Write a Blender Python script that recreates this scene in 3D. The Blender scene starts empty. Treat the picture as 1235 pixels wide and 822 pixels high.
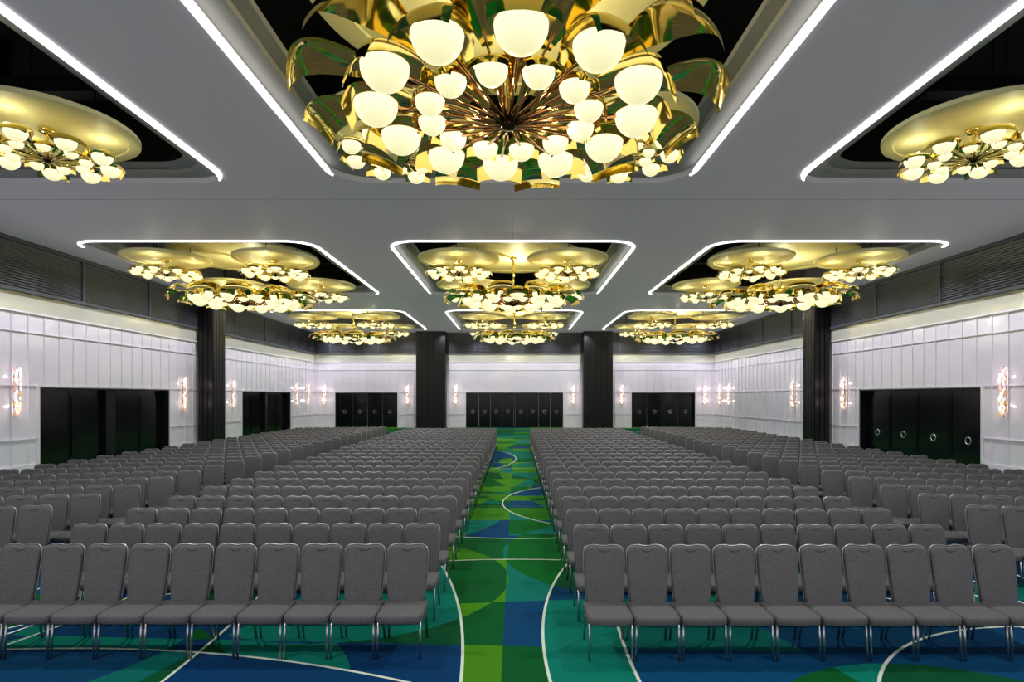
import bpy, bmesh, math, random
from mathutils import Vector, Matrix
random.seed(7)
C = bpy.context.scene.collection
pi = math.pi

# ------------------------------------------------------------------ materials
def mat(name, col, rough=0.5, metal=0.0, emis=None, es=0.0, coat=0.0, noise=0.0, nscale=40.0, bump=0.0, stretch=None, spec=None):
    m = bpy.data.materials.new(name); m.use_nodes = True
    nt = m.node_tree; b = nt.nodes["Principled BSDF"]
    b.inputs["Base Color"].default_value = (*col, 1)
    b.inputs["Roughness"].default_value = rough
    b.inputs["Metallic"].default_value = metal
    if spec is not None: b.inputs["Specular IOR Level"].default_value = spec
    if coat: b.inputs["Coat Weight"].default_value = coat; b.inputs["Coat Roughness"].default_value = 0.10
    if emis: b.inputs["Emission Color"].default_value = (*emis, 1); b.inputs["Emission Strength"].default_value = es
    if noise > 0:
        tc = nt.nodes.new("ShaderNodeTexCoord"); n = nt.nodes.new("ShaderNodeTexNoise")
        n.inputs["Scale"].default_value = nscale; n.inputs["Detail"].default_value = 3
        if stretch:
            mp = nt.nodes.new("ShaderNodeMapping"); mp.inputs["Scale"].default_value = stretch
            nt.links.new(tc.outputs["Object"], mp.inputs["Vector"]); nt.links.new(mp.outputs[0], n.inputs["Vector"])
        else: nt.links.new(tc.outputs["Object"], n.inputs["Vector"])
        r = nt.nodes.new("ShaderNodeValToRGB")
        r.color_ramp.elements[0].color = (*[c*(1-noise) for c in col], 1); r.color_ramp.elements[0].position = .3
        r.color_ramp.elements[1].color = (*[min(1, c*(1+noise)) for c in col], 1); r.color_ramp.elements[1].position = .7
        nt.links.new(n.outputs["Fac"], r.inputs["Fac"]); nt.links.new(r.outputs["Color"], b.inputs["Base Color"])
        if bump:
            bp = nt.nodes.new("ShaderNodeBump"); bp.inputs["Strength"].default_value = bump
            bp.inputs["Distance"].default_value = 0.01
            nt.links.new(n.outputs["Fac"], bp.inputs["Height"]); nt.links.new(bp.outputs["Normal"], b.inputs["Normal"])
    return m

M_fabric = mat("grey_fabric", (.112, .110, .111), .95, noise=.42, nscale=150, bump=.3, stretch=(1.6, 1.6, .6), spec=.25)
M_chrome = mat("chrome", (.50, .50, .51), .32, 1.0)
M_rim = mat("brushed_rim", (.38, .38, .39), .42, 1.0)
M_grip = mat("dark_grip", (.03, .03, .032), .5)
M_gold = mat("polished_gold", (1.0, .80, .26), .09, 1.0)
M_copper = mat("copper", (.66, .32, .12), .18, 1.0)
M_hub = mat("dark_bronze_hub", (.10, .05, .03), .25, 1.0)
M_globe = mat("glowing_glass", (.3, .28, .2), .3, emis=(1, .95, .60), es=1.08)
nt = M_globe.node_tree
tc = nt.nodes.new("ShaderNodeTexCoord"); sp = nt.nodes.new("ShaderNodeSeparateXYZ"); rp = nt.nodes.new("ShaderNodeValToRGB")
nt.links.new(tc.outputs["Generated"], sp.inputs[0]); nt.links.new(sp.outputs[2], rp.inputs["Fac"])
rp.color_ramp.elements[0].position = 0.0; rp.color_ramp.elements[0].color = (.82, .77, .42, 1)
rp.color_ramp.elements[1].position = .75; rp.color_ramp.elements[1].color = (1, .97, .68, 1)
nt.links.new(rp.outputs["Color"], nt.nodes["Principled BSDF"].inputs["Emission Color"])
M_disc = mat("cream_disc", (.72, .68, .36), .55, noise=.05, nscale=3, spec=.2)
M_led = mat("led_strip", (1, 1, 1), .5, emis=(1, .98, 1.0), es=2.2)
M_wall = mat("white_lacquer_panel", (.74, .71, .80), .14, coat=.8, noise=.02, nscale=2)
M_band = mat("cream_gloss_band", (.60, .60, .53), .16, metal=.3, noise=.02, nscale=2)
M_louver = mat("dark_louver", (.062, .066, .082), .42, noise=.1, nscale=5)
M_black = mat("black_metal", (.004, .004, .005), .36, noise=.2, nscale=8, spec=.3)
M_leaf = mat("black_door", (.003, .003, .004), .16, noise=.2, nscale=4, spec=.35)
M_void = mat("black_void", (.006, .006, .007), .9, noise=.2, nscale=2)
M_tray = mat("grey_tray", (.38, .38, .35), .5, noise=.03, nscale=2)
M_brass = mat("brass", (.75, .55, .32), .25, 1.0)
M_sg = [mat("sconce_glass_pink", (.6, .4, .38), .12, emis=(1, .58, .52), es=.42), mat("sconce_glass_clear", (.6, .6, .6), .1, emis=(.96, .90, .98), es=.55), mat("sconce_glass_amber", (.5, .32, .16), .12, emis=(1, .60, .34), es=.35)]
M_bulb = mat("sconce_bulb", (1, .9, .8), .3, emis=(1, .86, .76), es=5)

class NT:
    def __init__(s, nt): s.nt = nt
    def _in(s, sock, v):
        if isinstance(v, (int, float)): sock.default_value = v
        else: s.nt.links.new(v, sock)
    def m(s, op, a, b=0.0, c=None):
        n = s.nt.nodes.new("ShaderNodeMath"); n.operation = op
        s._in(n.inputs[0], a); s._in(n.inputs[1], b)
        if c is not None: s._in(n.inputs[2], c)
        return n.outputs[0]

def ceiling_mat():
    m = mat("grey_ceiling_fill_glow", (.42, .40, .44), .55, emis=(.98, .96, 1), es=.085); nt = m.node_tree; N = NT(nt)  # faint even emission stands in for light bounced onto the ceiling
    tc = nt.nodes.new("ShaderNodeTexCoord"); sp = nt.nodes.new("ShaderNodeSeparateXYZ")
    nt.links.new(tc.outputs["Object"], sp.inputs[0])
    x, y = sp.outputs[0], sp.outputs[1]
    a = N.m('PINGPONG', N.m('SUBTRACT', y, 13.85), 7.05)
    l1 = N.m('LESS_THAN', a, .022)
    inb = N.m('LESS_THAN', N.m('PINGPONG', N.m('SUBTRACT', y, 15.2), 7.05), 2.1)
    l2 = N.m('MULTIPLY', N.m('LESS_THAN', N.m('ABSOLUTE', x), .012), inb)
    l = N.m('MAXIMUM', l1, l2)
    mx = nt.nodes.new("ShaderNodeMix"); mx.data_type = 'RGBA'
    nt.links.new(l, mx.inputs[0]); mx.inputs[6].default_value = (.42, .40, .44, 1); mx.inputs[7].default_value = (.12, .12, .13, 1)
    nt.links.new(mx.outputs[2], nt.nodes["Principled BSDF"].inputs["Base Color"])
    return m

def ramp(nt, pal):
    rp = nt.nodes.new("ShaderNodeValToRGB"); cr = rp.color_ramp; cr.interpolation = 'CONSTANT'; n = len(pal)
    cr.elements[0].position = 0; cr.elements[0].color = (*pal[0], 1)
    cr.elements[1].position = 1 / n; cr.elements[1].color = (*pal[1], 1)
    for i in range(2, n):
        e = cr.elements.new(i / n); e.color = (*pal[i], 1)
    return rp
def carpet_mat():
    m = mat("patterned_carpet", (.1, .3, .1), .95); nt = m.node_tree; N = NT(nt)
    nt.nodes["Principled BSDF"].inputs["Specular IOR Level"].default_value = .1
    tc = nt.nodes.new("ShaderNodeTexCoord"); sp = nt.nodes.new("ShaderNodeSeparateXYZ")
    nt.links.new(tc.outputs["Object"], sp.inputs[0])
    x = sp.outputs[0]; y = sp.outputs[1]
    # (cx, cy, r, line flag)
    circ = [(-12.35, 4.2, 12.0, 1), (8.35, 5.3, 8.0, 1), (.2, 14.0, 4.6, 1), (2.6, 12.6, 2.8, 1), (-1.9, 7.3, 1.9, 0),
            (2.0, 8.6, 2.1, 0), (-3.4, 11.6, 3.3, 0), (-5.4, 3.0, 3.6, 0), (5.2, 3.2, 2.6, 1), (-3.2, 4.2, 2.0, 0), (3.3, 3.4, 1.6, 0),
            (9.2, 6.6, 4.0, 2), (-9.0, 7.0, 4.6, 2), (4.6, 17.5, 5.0, 0), (-6.9, 21.5, 7.0, 1), (4.5, 26.0, 4.8, 0), (-4.6, 31.0, 5.0, 0), (0, 25, 4.8, 1), (3, 36, 5.5, 1), (12, 16, 6, 1), (-12, 16, 6, 1),
            (-1.8, 15.5, 2.4, 0), (1.9, 20.6, 2.4, 0), (0.1, 1.6, 6.6, 1), (-4.0, -3.2, 8.5, 1), (13.1, 5.0, 12.0, 1), (-14.9, 5.0, 12.1, 1),
            (-4.6, 5.6, 1.5, 0), (6.6, 5.0, 1.7, 0)]
    wedges = [(.05, 1, 5.35, 31.7), (-.1, 1, 6.5, 8.9), (.1, 1, 9.6, 14.2), (1, .0, -.03, 9.3), (1, .1, 5.4, 41.3), (1, -.1, -5.4, 37.7), (1, .3, 4.3, 12.9), (1, -.3, -4.4, 28.3)]
    idx = 3.7
    for a, b, c, wt in wedges:
        v = N.m('ADD', N.m('MULTIPLY', x, float(a)), N.m('MULTIPLY', y, float(b)))
        idx = N.m('ADD', N.m('MULTIPLY', N.m('GREATER_THAN', v, c), wt), idx)
    # patches further up the aisle
    pt = N.m('GREATER_THAN', y, 9.7)
    idx = N.m('ADD', idx, N.m('MULTIPLY', pt, N.m('MULTIPLY', N.m('FLOOR', N.m('DIVIDE', y, 1.35)), 6.1)))
    line = None; w = 11.7; side = None
    for i, (cx, cy, r, k) in enumerate(circ):
        dx = N.m('SUBTRACT', x, cx); dy = N.m('SUBTRACT', y, cy)
        d = N.m('SQRT', N.m('ADD', N.m('MULTIPLY', dx, dx), N.m('MULTIPLY', dy, dy)))
        ins = N.m('LESS_THAN', d, r)
        if i == 0: side = ins
        if i == 1: side = N.m('MAXIMUM', side, ins)
        idx = N.m('ADD', idx, N.m('MULTIPLY', ins, w + i * 4.9))
        if k:
            ll = N.m('LESS_THAN', N.m('ABSOLUTE', N.m('SUBTRACT', d, r)), .014)
            line = ll if line is None else N.m('MAXIMUM', line, ll)
        if k == 2:
            for dr in (.28, .62, 1.3):
                line = N.m('MAXIMUM', line, N.m('LESS_THAN', N.m('ABSOLUTE', N.m('SUBTRACT', d, r - dr)), .014))
    st = N.m('LESS_THAN', N.m('ABSOLUTE', N.m('SUBTRACT', y, 13.0)), 1.0)
    idx = N.m('ADD', idx, N.m('MULTIPLY', st, N.m('FLOOR', N.m('MULTIPLY', y, 3.2))))
    wn = nt.nodes.new("ShaderNodeTexWhiteNoise"); wn.noise_dimensions = '1D'
    nt.links.new(idx, wn.inputs["W"])
    r1 = ramp(nt, [(.02, .15, .006), (0, .08, .015), (.05, .21, .005), (0, .10, .012), (.035, .18, .006), (0, .13, .075), (0, .045, .12), (0, .06, .09), (.05, .20, .006), (0, .14, .10)])
    r2 = ramp(nt, [(0, .034, .11), (0, .11, .09), (0, .04, .10), (0, .08, .012), (0, .05, .13), (0, .16, .11), (0, .04, .11), (0, .034, .10), (0, .065, .02)])
    nt.links.new(wn.outputs["Value"], r1.inputs["Fac"]); nt.links.new(wn.outputs["Value"], r2.inputs["Fac"])
    m0 = nt.nodes.new("ShaderNodeMix"); m0.data_type = 'RGBA'
    nt.links.new(side, m0.inputs[0]); nt.links.new(r1.outputs["Color"], m0.inputs[6]); nt.links.new(r2.outputs["Color"], m0.inputs[7])
    no = nt.nodes.new("ShaderNodeTexNoise"); no.inputs["Scale"].default_value = 60; no.inputs["Detail"].default_value = 4
    nt.links.new(tc.outputs["Object"], no.inputs["Vector"])
    f = N.m('ADD', N.m('MULTIPLY', no.outputs["Fac"], .8), .55)
    vm = nt.nodes.new("ShaderNodeVectorMath"); vm.operation = 'SCALE'
    nt.links.new(m0.outputs[2], vm.inputs[0]); nt.links.new(f, vm.inputs["Scale"])
    mx = nt.nodes.new("ShaderNodeMix"); mx.data_type = 'RGBA'
    nt.links.new(line, mx.inputs[0]); nt.links.new(vm.outputs[0], mx.inputs[6]); mx.inputs[7].default_value = (.56, .64, .52, 1)
    nt.links.new(mx.outputs[2], nt.nodes["Principled BSDF"].inputs["Base Color"])
    return m
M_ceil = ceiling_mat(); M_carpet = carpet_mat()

# ------------------------------------------------------------------ mesh helpers
def finish(bm, name, mats, smooth=False):
    me = bpy.data.meshes.new(name)
    bmesh.ops.recalc_face_normals(bm, faces=bm.faces)
    bm.to_mesh(me); bm.free()
    for m in (mats if isinstance(mats, (list, tuple)) else [mats]): me.materials.append(m)
    if smooth:
        me.polygons.foreach_set("use_smooth", [True] * len(me.polygons))
    return me

def ob(name, me, parent=None, loc=(0, 0, 0), rotz=0.0, **kw):
    o = bpy.data.objects.new(name, me); C.objects.link(o)
    if parent: o.parent = parent
    o.location = loc; o.rotation_euler = (0, 0, rotz)
    for k, v in kw.items(): o[k] = v
    return o

def box(bm, x0, x1, y0, y1, z0, z1, mi=0):
    vs = [bm.verts.new(p) for p in [(x0, y0, z0), (x1, y0, z0), (x1, y1, z0), (x0, y1, z0), (x0, y0, z1), (x1, y0, z1), (x1, y1, z1), (x0, y1, z1)]]
    for f in [(0, 3, 2, 1), (4, 5, 6, 7), (0, 1, 5, 4), (1, 2, 6, 5), (2, 3, 7, 6), (3, 0, 4, 7)]:
        fc = bm.faces.new([vs[i] for i in f]); fc.material_index = mi

def tube(bm, pts, r, seg=6, mi=0, cap=True):
    pts = [Vector(p) for p in pts]; rings = []
    prev = None
    for i, p in enumerate(pts):
        t = (pts[min(i + 1, len(pts) - 1)] - pts[max(i - 1, 0)]).normalized()
        if prev is None:
            a = Vector((1, 0, 0)) if abs(t.x) < .8 else Vector((0, 1, 0))
            u = (a - t * a.dot(t)).normalized()
        else:
            u = (prev - t * prev.dot(t)).normalized()
        prev = u; v = t.cross(u)
        rings.append([bm.verts.new(p + (u * math.cos(2 * pi * k / seg) + v * math.sin(2 * pi * k / seg)) * r) for k in range(seg)])
    for a, b in zip(rings[:-1], rings[1:]):
        for k in range(seg):
            f = bm.faces.new([a[k], a[(k + 1) % seg], b[(k + 1) % seg], b[k]]); f.material_index = mi
    if cap:
        bm.faces.new(rings[0]).material_index = mi; bm.faces.new(rings[-1]).material_index = mi

def lathe(bm, prof, seg=32, mi=0, off=(0, 0, 0)):
    rings = []
    for r, z in prof:
        if r < 1e-5: rings.append([bm.verts.new((off[0], off[1], z + off[2]))])
        else: rings.append([bm.verts.new((off[0] + r * math.cos(2 * pi * k / seg), off[1] + r * math.sin(2 * pi * k / seg), z + off[2])) for k in range(seg)])
    for a, b in zip(rings[:-1], rings[1:]):
        for k in range(seg):
            k2 = (k + 1) % seg
            if len(a) == 1 and len(b) == 1: continue
            if len(a) == 1: f = bm.faces.new([a[0], b[k], b[k2]])
            elif len(b) == 1: f = bm.faces.new([a[k], a[k2], b[0]])
            else: f = bm.faces.new([a[k], a[k2], b[k2], b[k]])
            f.material_index = mi

def rrect(cx0, cx1, cy0, cy1, r, seg=8):
    P = []
    for (cx, cy, a0) in [(cx0 + r, cy1 - r, 90), (cx0 + r, cy0 + r, 180), (cx1 - r, cy0 + r, 270), (cx1 - r, cy1 - r, 0)]:
        for k in range(seg + 1):
            a = math.radians(a0 + 90 * k / seg); P.append((cx + r * math.cos(a), cy + r * math.sin(a)))
    return P

def cushion(bm, outline, layers, mapf):
    n = len(outline); rings = []
    mu = max(abs(p[0]) for p in outline); mv = max(abs(p[1]) for p in outline)
    for ins, t in layers:
        su = (mu - ins) / mu; sv = (mv - ins) / mv
        rings.append([bm.verts.new(mapf(p[0] * su, p[1] * sv, t)) for p in outline])
    for a, b in zip(rings[:-1], rings[1:]):
        for k in range(n): bm.faces.new([a[k], a[(k + 1) % n], b[(k + 1) % n], b[k]])
    bm.faces.new(rings[0]); bm.faces.new(rings[-1])

# ------------------------------------------------------------------ dimensions
W = 15.0; D = 42.8; H = 7.1; YB = -3.0
coffx = [-9.95, 0.0, 9.95]; coffy = [3.4, 17.5, 31.6]; CL = 9.4; HWc = [3.75, 3.87, 3.75]

# ------------------------------------------------------------------ floor
bm = bmesh.new(); box(bm, -W - .6, W + .6, YB, D + .6, -.1, 0)
ob("floor", finish(bm, "floor", M_carpet), kind="structure")

# ------------------------------------------------------------------ ceiling
def slab(name, outer, holes, z, th, m):
    cu = bpy.data.curves.new(name, 'CURVE'); cu.dimensions = '2D'; cu.fill_mode = 'BOTH'; cu.extrude = th / 2
    for pl in [outer] + holes:
        s = cu.splines.new('POLY'); s.points.add(len(pl) - 1); s.use_cyclic_u = True
        for i, p in enumerate(pl): s.points[i].co = (p[0], p[1], 0, 1)
    o = bpy.data.objects.new(name + "_tmp", cu); C.objects.link(o)
    dg = bpy.context.evaluated_depsgraph_get(); dg.update()
    me = bpy.data.meshes.new_from_object(o.evaluated_get(dg)); bpy.data.objects.remove(o)
    for v in me.vertices: v.co.z += z + th / 2
    me.materials.clear(); me.materials.append(m); me.name = name
    return ob(name, me, kind="structure")
outer = [(-W, YB), (W, YB), (W, D), (-W, D)]
holes = []; holes2 = []; holes3 = []
for i, cx in enumerate(coffx):
    for cy in coffy:
        h = HWc[i]
        holes.append(rrect(cx - h, cx + h, cy, cy + CL, .85))
        q = .36
        holes2.append(rrect(cx - h + q, cx + h - q, cy + q, cy + CL - q * .6, .9))
        q = .58
        holes3.append(rrect(cx - h + q, cx + h - q, cy + q, cy + CL - q * .6, .85))
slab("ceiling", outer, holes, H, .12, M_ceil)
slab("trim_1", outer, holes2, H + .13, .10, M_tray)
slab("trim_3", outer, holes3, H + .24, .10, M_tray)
bm = bmesh.new(); box(bm, -W, W, YB, D, 9.3, 9.4)
ob("trim_2", finish(bm, "void_lid", M_void), kind="structure")

# LED strips
tn = 4
for i, cx in enumerate(coffx):
    for jj, cy in enumerate(coffy):
        h = HWc[i]; seg = 8
        wo = .05 if jj == 0 else .035; wi = .08 if jj == 0 else .065
        A = rrect(cx - h - wo, cx + h + wo, cy - wo, cy + CL + wo, .85 + wo, seg); B = rrect(cx - h + wi, cx + h - wi, cy + wi, cy + CL - wi, .85 - wi, seg)
        n = seg + 1
        if i == 1: rng = list(range(6, 4 * n - 6))
        elif i == 0: rng = list(range(n + 1, 4 * n - 4))
        else: rng = list(range(4, 3 * n - 1))
        bm = bmesh.new(); rings = []; L = len(rng)
        for j, k in enumerate(rng):
            a, b = A[k], B[k]
            lo = j if i != 0 else 99; hi = L - 1 - j if i != 2 else 99
            t = min(1.0, .25 + .3 * min(lo, hi))
            b = (a[0] + (b[0] - a[0]) * t, a[1] + (b[1] - a[1]) * t)
            rings.append([bm.verts.new((a[0], a[1], H - .035)), bm.verts.new((b[0], b[1], H - .035)), bm.verts.new((b[0], b[1], H - .002)), bm.verts.new((a[0], a[1], H - .002))])
        for r0, r1 in zip(rings[:-1], rings[1:]):
            for k in range(4): bm.faces.new([r0[k], r0[(k + 1) % 4], r1[(k + 1) % 4], r1[k]])
        bm.faces.new(rings[0]); bm.faces.new(rings[-1])
        ob("led_strip_light", finish(bm, "led_strip", M_led), label="white linear LED strip edging a recessed ceiling coffer", category="light", group="coffer edge lights")

for j, (yy, zz) in enumerate([(4.6, 8.3), (6.9, 8.6), (11.0, 8.2), (19, 8.4), (25.5, 8.3), (33, 8.4), (39, 8.3)]):
    bm = bmesh.new(); box(bm, -14, 14, yy, yy + .35, zz, zz + .3)
    for k in range(-13, 14, 3): box(bm, k, k + .1, yy - .03, yy + .38, zz - .03, 9.3)
    ob("ventilation_duct", finish(bm, "duct", M_black), label="matte black ventilation duct hidden in the ceiling void", category="duct")

# ------------------------------------------------------------------ walls
DH = 2.62
def wall_local(name, length, opens, upper=True):
    bm = bmesh.new()
    cuts = [0] + [v for o in opens for v in o] + [length]
    for a, b in zip(cuts[0::2], cuts[1::2]): box(bm, a, b, 0, .5, 0, DH)
    box(bm, 0, length, 0, .5, DH, 9.3)
    for (a, b) in opens: box(bm, a, b, .42, .5, 0, DH)
    x = .3
    while x < length:
        inop = any(a - .05 < x < b + .05 for a, b in opens)
        box(bm, x - .014, x + .014, -.028, 0, DH + .09 if inop else .22, 4.86)
        x += .6
    box(bm, 0, length, -.028, 0, 4.30, 4.335)
    box(bm, 0, length, -.032, 0, DH + .03, DH + .07)
    for a, b in zip(cuts[0::2], cuts[1::2]):
        box(bm, a, b, -.035, 0, 0, .22); box(bm, a, b, -.03, 0, 1.0, 1.035)
    for a, b in opens:
        box(bm, a - .09, a, -.045, 0, 0, DH + .09); box(bm, b, b + .09, -.045, 0, 0, DH + .09)
    return finish(bm, name, M_wall)
def louver_local(length):
    bm = bmesh.new()
    box(bm, 0, length, -.03, 0, 5.56, H)
    z = 5.66
    while z < H - .16:
        box(bm, 0, length, -.09, -.03, z, z + .035); z += .08
    x = 1.2
    while x < length: box(bm, x, x + .07, -.125, -.03, 5.56, H); x += 3.6
    box(bm, 0, length, -.12, 0, 6.98, H)
    box(bm, 0, length, -.13, 0, 5.50, 5.61)
    return finish(bm, "louver", M_louver)
def band_local(length):
    bm = bmesh.new(); box(bm, 0, length, -.03, 0, 4.94, 5.5)
    return finish(bm, "band", M_band)
def ledge_local(length):
    bm = bmesh.new(); box(bm, 0, length, -.05, 0, 4.89, 4.94); return finish(bm, "ledge", M_wall)
LL = D - YB
def place_wall(name, loc, rotz, length, opens):
    global tn
    ob(name, wall_local(name, length, opens), loc=loc, rotz=rotz, kind="structure")
    for f in (louver_local, band_local, ledge_local):
        ob("trim_%d" % tn, f(length), loc=loc, rotz=rotz, kind="structure"); tn += 1
place_wall("wall_left", (-W, YB, 0), pi / 2, LL, [(18.1 - YB, 24.9 - YB), (31.5 - YB, 38.3 - YB)])
place_wall("wall_right", (W, D, 0), -pi / 2, LL, [(D - 24.8, D - 18.3)])
place_wall("wall_back", (-W, D, 0), 0, 2 * W, [(W - 13.4, W - 8.75), (W - 3.63, W + 3.63), (W + 8.75, W + 13.5)])

# ------------------------------------------------------------------ doors
def ring_mesh():
    bm = bmesh.new(); R = .12
    pts = [(R * math.cos(a), -.05, R * math.sin(a)) for a in [2 * pi * k / 24 for k in range(25)]]
    tube(bm, pts, .013, 6, cap=False)
    for s in (-1, 1): tube(bm, [(s * .11, 0, 0), (s * .11, -.05, 0)], .012, 6)
    return finish(bm, "ring_pull", mat("ring_chrome", (.7, .7, .7), .35, 1.0), True)
RING = ring_mesh()
dn = 1
def door_unit(loc, rotz, w, n, rings, mid, hz):
    global dn
    e = bpy.data.objects.new("door_%d" % dn, None); dn += 1; C.objects.link(e)
    e.location = loc; e.rotation_euler = (0, 0, rotz); e["kind"] = "structure"
    e["label"] = "black panelled double doors set in a recess of the white wall"
    bm = bmesh.new(); a = w / 2
    box(bm, -a, -a + .05, 0.0, .4, 0, DH); box(bm, a - .05, a, 0.0, .4, 0, DH); box(bm, -a + .05, a - .05, 0.0, .4, DH - .05, DH)
    if mid: box(bm, -mid / 2, mid / 2, .12, .4, 0, DH - .05)
    ob("door_frame", finish(bm, "door_frame", M_black), e)
    half = n // 2; lw = (w - .1 - mid) / n
    for k in range(n):
        x0 = -a + .05 + k * lw + (mid if k >= half else 0)
        bm = bmesh.new(); box(bm, .02, lw - .02, .30, .35, .01, DH - .06)
        box(bm, .12, lw - .12, .275, .30, .25, DH - .3)
        lf = ob("door_leaf", finish(bm, "door_leaf", M_leaf), e, (x0, 0, 0))
        if rings:
            ob("ring_handle", RING, lf, (lw * .5, .28, hz), label="round chrome ring pull")
door_unit((-W, 21.5, 0), pi / 2, 6.8, 4, False, .5, 1.0)
door_unit((-W, 34.9, 0), pi / 2, 6.8, 4, False, .3, 1.0)
door_unit((W, 21.55, 0), -pi / 2, 6.5, 4, True, 0, .85)
door_unit((-11.075, D, 0), 0, 4.65, 4, True, 0, 1.2)
door_unit((0, D, 0), 0, 7.26, 8, True, .1, 1.2)
door_unit((11.125, D, 0), 0, 4.75, 4, True, 0, 1.2)

# ------------------------------------------------------------------ columns
def column(x0, x1, y0, y1):
    cx, cy = (x0 + x1) / 2, (y0 + y1) / 2
    bm = bmesh.new(); hx, hy = (x1 - x0) / 2, (y1 - y0) / 2
    box(bm, -hx + .04, hx - .04, -hy + .04, hy - .02, 0, H)
    nx = 5 if hx > .7 else 3
    for k in range(nx):
        a = -hx + k * (2 * hx) / nx
        box(bm, a + .02, a + (2 * hx) / nx - .02, -hy, -hy + .04, .1, H)
    ny = 4
    for k in range(ny):
        a = -hy + .04 + k * (2 * hy - .08) / ny
        for s in (-1, 1):
            xa, xb = (-hx, -hx + .04) if s < 0 else (hx - .04, hx)
            box(bm, xa, xb, a + .02, a + (2 * hy - .08) / ny - .02, .1, H)
    box(bm, -hx - .01, hx + .01, -hy - .01, hy - .01, 0, .1)
    ob("column", finish(bm, "column", M_black), loc=(cx, cy, 0), label="black ribbed square column rising to the ceiling", category="column", group="black columns")
column(-W + .16, -14.15, 26.9, 28.1); column(14.15, W - .16, 26.9, 28.1)
column(-7.2, -5.05, 41.8, D - .16); column(5.05, 7.2, 41.8, D - .16)

# ------------------------------------------------------------------ sconces
bm = bmesh.new(); tube(bm, [(0, -.06, -.78), (0, -.06, .78)], .012, 8)
box(bm, -.03, .03, -.02, 0, -.5, .5)
for z in (-.4, 0, .4): tube(bm, [(0, -.02, z), (0, -.06, z)], .01, 6)
S_plate = finish(bm, "sconce_plate", M_brass)
S_glass = []
for m_ in M_sg:
    bm = bmesh.new()
    lathe(bm, [(0, -.085), (.03, -.06), (.042, 0), (.03, .06), (0, .085)], 6)
    S_glass.append(finish(bm, "sconce_glass", m_, False))
bm = bmesh.new(); lathe(bm, [(0, -.06), (.010, -.05), (.015, 0), (.010, .05), (0, .06)], 10)
S_bulb = finish(bm, "sconce_bulb", M_bulb, True)
rs = random.Random(3)
S_lay = []
for k in range(10):
    z = -.69 + k * .153
    for s in (-1, 1): S_lay.append((s * (.06 + .04 * rs.random()), -.09 - .04 * rs.random(), z + rs.uniform(-.035, .035), rs.uniform(.7, 1.1), rs.choice([0, 0, 1, 1, 2])))
def sconce(loc, rotz):
    e = bpy.data.objects.new("wall_sconce", None); C.objects.link(e); e.location = loc; e.rotation_euler = (0, 0, rotz)
    e["label"] = "tall slim brass wall sconce with faceted crystals glowing pinkish white"; e["category"] = "wall lamp"; e["group"] = "crystal wall sconces"
    ob("backplate", S_plate, e)
    for x, y, z, s, t in S_lay:
        o = ob("crystal", S_glass[t], e, (x, y, z)); o.scale = (s, s, s)
    for k in range(5):
        ob("bulb", S_bulb, e, (0, -.10, -.6 + k * .3))
    for zz in (-.45, .45):
        l = bpy.data.lights.new("sconce_glow", 'POINT'); l.energy = 4; l.color = (1, .78, .70); l.shadow_soft_size = .03
        o = bpy.data.objects.new("sconce_glow", l); C.objects.link(o); o.parent = e; o.location = (0, -.24, zz)
for y in (17.2, 25.9, 30.4, 39.2, 41.4): sconce((-W, y, 2.48), pi / 2)
for y in (17.4, 25.9, 30.6, 39.8, 41.6): sconce((W, y, 2.48), -pi / 2)
for x in (-14.2, -8.0, -4.4, 4.4, 8.0, 14.2): sconce((x, D, 2.48), 0)

# ------------------------------------------------------------------ ceiling discs + chandeliers
ZD = 7.0
def disc_mesh(R, top):
    bm = bmesh.new()
    lathe(bm, [(0, .0), (R * .86, .0), (R * .865, -.025), (R * .99, -.025), (R, -.02), (R, .05), (R * .99, .06), (0, .06)], 64)
    me = finish(bm, "disc", M_disc, False)
    bm = bmesh.new(); tube(bm, [(0, 0, .05), (0, 0, top)], .015, 6)
    return me, finish(bm, "hanger", M_black), R
D_small = disc_mesh(1.38, 9.3 - ZD); D_big = disc_mesh(2.60, 9.3 - 7.5)
def put_disc(kind, x, y):
    me, hg, R = D_small if kind == 's' else D_big
    e = ob("ceiling_disc", me, loc=(x, y, ZD if kind == 's' else 7.5), label="round cream suspended ceiling disc above a gold chandelier", category="ceiling panel", group="cream ceiling discs")
    for a in range(3): ob("hanger_rod", hg, e, (R * .5 * math.cos(a * 2.094 + .5), R * .5 * math.sin(a * 2.094 + .5), 0))

def band_petal(path, s, arch, nu=8, bow=.10, smooth=True):
    P = [path[0]] + list(path) + [path[-1]]; Q = []
    for i in range(1, len(P) - 2):
        for t in (0, .34, .67):
            q = []
            for c in range(3):
                p0, p1, p2, p3 = P[i - 1][c], P[i][c], P[i + 1][c], P[i + 2][c]
                q.append(.5 * ((2 * p1) + (-p0 + p2) * t + (2 * p0 - 5 * p1 + 4 * p2 - p3) * t * t + (-p0 + 3 * p1 - 3 * p2 + p3) * t ** 3))
            Q.append(q)
    Q.append(list(path[-1]))
    bm = bmesh.new(); rows = []
    for i, (r, hw, z) in enumerate(Q):
        row = []
        for k in range(nu + 1):
            u = -1 + 2 * k / nu
            row.append(bm.verts.new(((r - bow * hw * u * u) * s, math.sin(u * 1.15) / math.sin(1.15) * hw * s, (z - arch * hw * (1 - math.cos(u * 1.25))) * s)))
        rows.append(row)
    for a, b in zip(rows[:-1], rows[1:]):
        for k in range(nu): bm.faces.new([a[k], b[k], b[k + 1], a[k + 1]])
    return finish(bm, "petal", M_gold, smooth)
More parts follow.
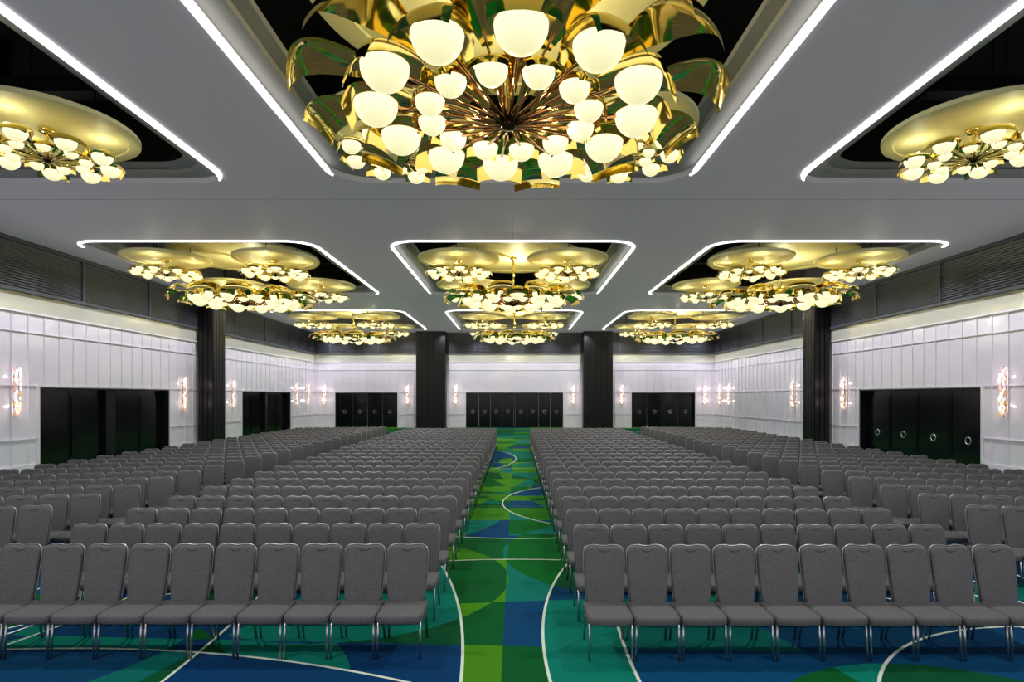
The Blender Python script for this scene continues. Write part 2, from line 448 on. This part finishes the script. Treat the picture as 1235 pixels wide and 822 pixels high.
def globe(r, seg=20):
    bm = bmesh.new(); prof = []
    for k in range(9):
        a = -pi / 2 + (pi / 2 + .02) * k / 8; prof.append((r * math.cos(a), r * math.sin(a)))
    prof[0] = (0, -r)
    lathe(bm, prof, seg, 0)
    zt = prof[-1][1]; rt = prof[-1][0]
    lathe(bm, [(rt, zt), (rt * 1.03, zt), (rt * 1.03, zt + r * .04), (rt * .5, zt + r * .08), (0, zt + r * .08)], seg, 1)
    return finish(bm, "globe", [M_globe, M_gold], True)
def chand_kit(s, n, H0, seg, gro, gri, W1=1.0, small=False):
    K = []; nu = 4 if small else 8
    lo = .10 if small else .06
    po = band_petal([(.55, .04, .10), (1.05, .10, .22), (1.40, .27 * W1, .32), (1.72, .35 * W1, .34), (1.93, .36 * W1, .28), (2.03, .35 * W1, lo)], s, .34, nu)
    pin = band_petal([(.35, .03, .06), (.70, .08, .17), (.90, .19 * W1, .22), (1.08, .225 * W1, .22), (1.19, .225 * W1, .17), (1.23, .22 * W1, .06)], s, .34, nu)
    # long curved outer blades reaching past the lamps, turned down at their square ends
    po2 = band_petal([(1.20, .05, .24), (1.60, .16 * W1, .34), (2.00, .30 * W1, .42), (2.35, .38 * W1, .42), (2.55, .39 * W1, .30), (2.60, .38 * W1, .12)], s, .22, nu, .05)
    go, gi = globe(gro * s, seg), globe(gri * s, seg)
    rm = M_gold if small else M_copper
    def rod(R, z0, z1, t=.022):
        bm = bmesh.new(); tube(bm, [(.06 * s, 0, z0 * s), (R * .5 * s, 0, (z0 + (z1 - z0) * .5) * s), (R * s, 0, z1 * s)], t * s, 6)
        return finish(bm, "rod", rm, True)
    ro, ri, ru = rod(1.6, -.02, .17, .02), rod(.95, -.04, .10, .02), rod(1.4, .04, .28, .016)
    bm = bmesh.new(); lathe(bm, [(0, -.09), (.07, -.08), (.11, -.03), (.11, .05), (.08, .09), (.04, .16), (0, .16)], 20)
    for v in bm.verts: v.co *= s
    hub = finish(bm, "hub", M_hub, True)
    bm = bmesh.new(); tube(bm, [(0, 0, .1 * s), (0, 0, H0)], .03 * s + .008, 8); lathe(bm, [(0, H0 - .06), (.12, H0 - .06), (.12, H0), (0, H0)], 16)
    stem = finish(bm, "stem", M_gold, True)
    K.append(("hub", hub, (0, 0, 0), 0)); K.append(("stem", stem, (0, 0, 0), 0))
    off = -pi / 2 + math.radians(5)
    for k in range(n):
        a = off + 2 * pi * k / n; b = a + pi / n
        K.append(("petal", po, (0, 0, 0), a)); K.append(("petal", pin, (0, 0, 0), b))
        if not small:
            K.append(("petal", po2, (0, 0, 0), b)); K.append(("rod", ru, (0, 0, 0), b))
        K.append(("glass_globe", go, (1.64 * s * math.cos(a), 1.64 * s * math.sin(a), .17 * s), a))
        K.append(("glass_globe", gi, (1.0 * s * math.cos(b), 1.0 * s * math.sin(b), .11 * s), b))
        K.append(("rod", ro, (0, 0, 0), a)); K.append(("rod", ri, (0, 0, 0), b))
    return K
K_big = chand_kit(1.0, 12, 7.50 - 5.77, 24, .27, .18)
ZS = 6.46
K_small = chand_kit(.56, 9, ZD - ZS, 12, .29, .19, 1.2, True)
def merged(K, names, nm):
    bm = bmesh.new(); ms = []
    for (n, me, l, a) in K:
        if n not in names: continue
        b2 = bmesh.new(); b2.from_mesh(me)
        idx = []
        for m in me.materials:
            if m not in ms: ms.append(m)
            idx.append(ms.index(m))
        b2.transform(Matrix.Translation(l) @ Matrix.Rotation(a, 4, 'Z'))
        for f in b2.faces: f.material_index = idx[f.material_index]
        t = bpy.data.meshes.new("t"); b2.to_mesh(t); b2.free(); bm.from_mesh(t); bpy.data.meshes.remove(t)
    me = bpy.data.meshes.new(nm); bm.to_mesh(me); bm.free()
    for m in ms: me.materials.append(m)
    return me
KM_small = [("frame", merged(K_small, ("hub", "stem", "petal", "rod"), "frame")), ("glass_globe", merged(K_small, ("glass_globe",), "globes"))]
def chandelier(big, x, y, detail, rot):
    e = bpy.data.objects.new("chandelier", None); C.objects.link(e)
    e.location = (x, y, 5.77 if big else ZS); e.rotation_euler = (0, 0, rot)
    e["category"] = "chandelier"
    if big:
        e["label"] = "large polished gold petal chandelier with glowing frosted glass globes"; e["group"] = "large gold chandeliers"
    else:
        e["label"] = "small gold petal chandelier with glowing globes below a cream disc"; e["group"] = "small gold chandeliers"
    if detail:
        for n, me, l, a in (K_big if big else K_small): ob(n, me, e, l, a)
    else:
        ob("frame", KM_small[0][1], e)
        ob("glass_globe", KM_small[1][1], e, kind="stuff")
    if big:
        lp = [(x + .15, y + .15, 6.9, 100)] + [(x + .62 * math.cos(t), y + .62 * math.sin(t), 5.66, 7) for t in (.3, 2.4, 4.5)]
    else:
        lp = [(x + .8 * math.cos(t), y + .8 * math.sin(t), ZD - .24, 6) for t in (.5, 2.6, 4.7)]
    for lx, ly, lz, en in lp:  # extra points added to boost the globes' light on discs and petals
        l = bpy.data.lights.new("chandelier_fill", 'POINT'); l.energy = en; l.color = (1, .95, .64); l.shadow_soft_size = .04
        o = bpy.data.objects.new("chandelier_fill", l); C.objects.link(o); o.location = (lx, ly, lz)
for i, cx in enumerate(coffx):
    for j, cy in enumerate(coffy):
        if not (j == 0 and i != 1):
            chandelier(True, cx, cy + 3.8, True, 0); put_disc('b', cx, cy + 3.8)
        for dy in (2.0, 6.6):
            for sx in (-1, 1):
                if j == 0 and dy < 3: continue
                if j == 0 and i == 0 and sx < 0: continue
                if j == 0 and i == 2 and sx > 0: continue
                chandelier(False, cx + sx * 1.85, cy + dy, j == 0, random.uniform(0, .5)); put_disc('s', cx + sx * 1.85, cy + dy)

# ------------------------------------------------------------------ chairs
def make_chair_parts():
    P = []
    bm = bmesh.new()
    ol = [(-.2, .19), (-.205, 0), (-.204, -.12), (-.198, -.19), (-.172, -.224), (-.08, -.232), (0, -.235), (.08, -.232), (.172, -.224), (.198, -.19), (.204, -.12), (.205, 0), (.2, .19), (.15, .21), (0, .215), (-.15, .21)]
    def f(u, v, t): return (u, v, .365 + t)
    cushion(bm, ol, [(.012, -.05), (.0, -.038), (0, .012), (.006, .022), (.03, .030), (.09, .036)], f)
    P.append(("seat", finish(bm, "seat", M_fabric, True)))
    bm = bmesh.new()
    half = [(.0, .257), (.03, .258), (.055, .264), (.075, .268), (.115, .267), (.150, .260), (.173, .245), (.186, .218), (.190, .175), (.190, .12), (.187, .03), (.180, -.09), (.171, -.2), (.166, -.25), (.12, -.262), (0, -.265)]
    ol = [(x, z) for x, z in half] + [(-x, z) for x, z in half[-2:0:-1]]
    def g(u, v, t):
        z = .632 + v; return (u, .19 + (z - .4) * .15 + t - .8 * u * u * .5, z)
    cushion(bm, ol, [(.022, -.040), (.006, -.035), (0, -.026), (0, .006), (.012, .014)], g)
    P.append(("backrest", finish(bm, "backrest", M_fabric, True)))
    bm = bmesh.new()
    fr = [(.172, -.27), (.176, -.2), (.185, -.09), (.1915, .03), (.1945, .12), (.1945, .178), (.190, .222), (.177, .249), (.152, .265), (.115, .272), (.075, .273), (.055, .270), (.03, .264), (0, .263)]
    pts = [g(x, z, .003) for x, z in fr] + [g(-x, z, .003) for x, z in fr[-2::-1]]
    tube(bm, pts, .0062, 5)
    P.append(("back_frame", finish(bm, "back_frame", M_rim, True)))
    bm = bmesh.new()
    tube(bm, [g(x, .236 - .018 * math.cos(x / .055 * pi / 2), -.040) for x in (-.055, -.042, -.028, -.014, 0, .014, .028, .042, .055)], .005, 4)
    P.append(("hand_grip", finish(bm, "hand_grip", M_grip, True)))
    bm = bmesh.new()
    tube(bm, [(-.178, .2, .318), (-.185, -.17, .315), (-.165, -.195, .315), (.165, -.195, .315), (.185, -.17, .315), (.178, .2, .318)], .011, 5)
    P.append(("seat_rail", finish(bm, "seat_rail", M_chrome, True)))
    for sx in (-1, 1):
        bm = bmesh.new(); tube(bm, [(sx * .186, -.175, .33), (sx * .188, -.19, .2), (sx * .19, -.2, 0.0)], .012, 6)
        P.append(("leg", finish(bm, "front_leg", M_chrome, True)))
        bm = bmesh.new(); tube(bm, [(sx * .174, .185, .38), (sx * .177, .2, .28), (sx * .185, .26, 0.0)], .012, 6)
        P.append(("leg", finish(bm, "rear_leg", M_chrome, True)))
    return P
parts = make_chair_parts()
pos = []
f_px = 690.0; camx = .09; camz = 2.33
ROW0 = 5.28; RP = .885; NR = 24
TH = math.radians(11)   # outer blocks are turned towards the centre
for r in range(NR + 1):
    for side in (-1, 1):
        for blk, x0, n in ((0, .94, 10), (1, 6.15, 10)):
            if blk == 0 and r >= NR: continue
            for k in range(n):
                if blk == 0:
                    x = side * (x0 + .414 * k) - .01; y = ROW0 + r * RP + (-.04 if side > 0 else 0); rz = 0
                else:
                    x = side * (x0 + .414 * k * math.cos(TH)); y = ROW0 + .2 + r * RP - .414 * k * math.sin(TH); rz = -side * TH
                if y < 1: continue
                px = 622 + f_px * (x - camx) / (y - .1)
                if px < -45 or px > 1280: continue
                pos.append((y, x, rz))
pos.sort()
near = pos[:300]; far = pos[300:]
for y, x, rz in near:
    e = bpy.data.objects.new("banquet_chair", None); C.objects.link(e)
    e.location = (x, y, 0); e.rotation_euler = (0, 0, rz + random.uniform(-.006, .006))
    e["label"] = "grey upholstered banquet chair with chrome frame in a row"; e["category"] = "chair"; e["group"] = "grey banquet chairs"
    for n, me in parts:
        o = bpy.data.objects.new(n, me); C.objects.link(o); o.parent = e
V0 = []; F0 = []; MI = []; ms = [M_fabric, M_chrome, M_rim]
for n, me in parts:
    if n in ("hand_grip",): continue
    b = len(V0); V0 += [tuple(v.co) for v in me.vertices]
    for p in me.polygons: F0.append([i + b for i in p.vertices]); MI.append(ms.index(me.materials[0]))
VV = []; FF = []; MM = []
for y, x, rz in far:
    c, s = math.cos(rz), math.sin(rz)
    b = len(VV); VV += [(v[0] * c - v[1] * s + x, v[0] * s + v[1] * c + y, v[2]) for v in V0]; FF += [[i + b for i in f] for f in F0]; MM += MI
me = bpy.data.meshes.new("chair_rows"); me.from_pydata(VV, [], FF)
for m in ms: me.materials.append(m)
me.polygons.foreach_set("material_index", MM); me.polygons.foreach_set("use_smooth", [True] * len(MM)); me.update()
ob("banquet_chair_rows", me, label="distant rows of grey upholstered banquet chairs on the carpet", category="chairs", kind="stuff", group="grey banquet chairs")

# ------------------------------------------------------------------ lights
def spot(loc, p, col=(1, .98, 1), ang=150, aim=None, blend=.6):
    l = bpy.data.lights.new("fill_spot", 'SPOT'); l.energy = p; l.color = col; l.spot_size = math.radians(ang); l.spot_blend = blend; l.shadow_soft_size = .06
    o = bpy.data.objects.new("fill_spot", l); C.objects.link(o); o.location = loc
    if aim is not None:
        d = Vector(aim) - Vector(loc); o.rotation_euler = d.to_track_quat('-Z', 'Y').to_euler()
for y in (1.5, 8, 15, 22, 29, 36):
    for x in (-5.0, 5.0): spot((x, y, H - .04), 700)  # unseen fill spots added below the beams to brighten the hall
lav = (.94, .92, 1.0)
for y in [9.0 + 1.75 * i for i in range(20)]:
    for s in (-1, 1): spot((s * 13.5, y, H - .06), 330, lav, 92, (s * 15, y, 2.2), 1.0)  # added spots washing the side walls, without any fixture
for x in [-13.0 + 2.6 * i for i in range(11)]: spot((x, D - 1.7, H - .05), 430, lav, 88, (x, D + .4, 3.0), 1.0)  # same added wash for the end wall
w = bpy.data.worlds.new("World"); bpy.context.scene.world = w; w.use_nodes = True
w.node_tree.nodes["Background"].inputs[0].default_value = (.95, .94, 1, 1); w.node_tree.nodes["Background"].inputs[1].default_value = .9

# ------------------------------------------------------------------ camera
cam = bpy.data.cameras.new("Camera"); co = bpy.data.objects.new("Camera", cam); C.objects.link(co)
co.location = (camx, 0, camz); co.rotation_euler = (pi / 2, 0, 0)
cam.sensor_width = 36; cam.lens = 36 * f_px / 1235; cam.shift_x = -4.5 / 1235; cam.shift_y = 67 / 1235; cam.clip_end = 200
bpy.context.scene.camera = co
bpy.context.scene.view_settings.view_transform = 'Standard'
bpy.context.scene.view_settings.look = 'None'
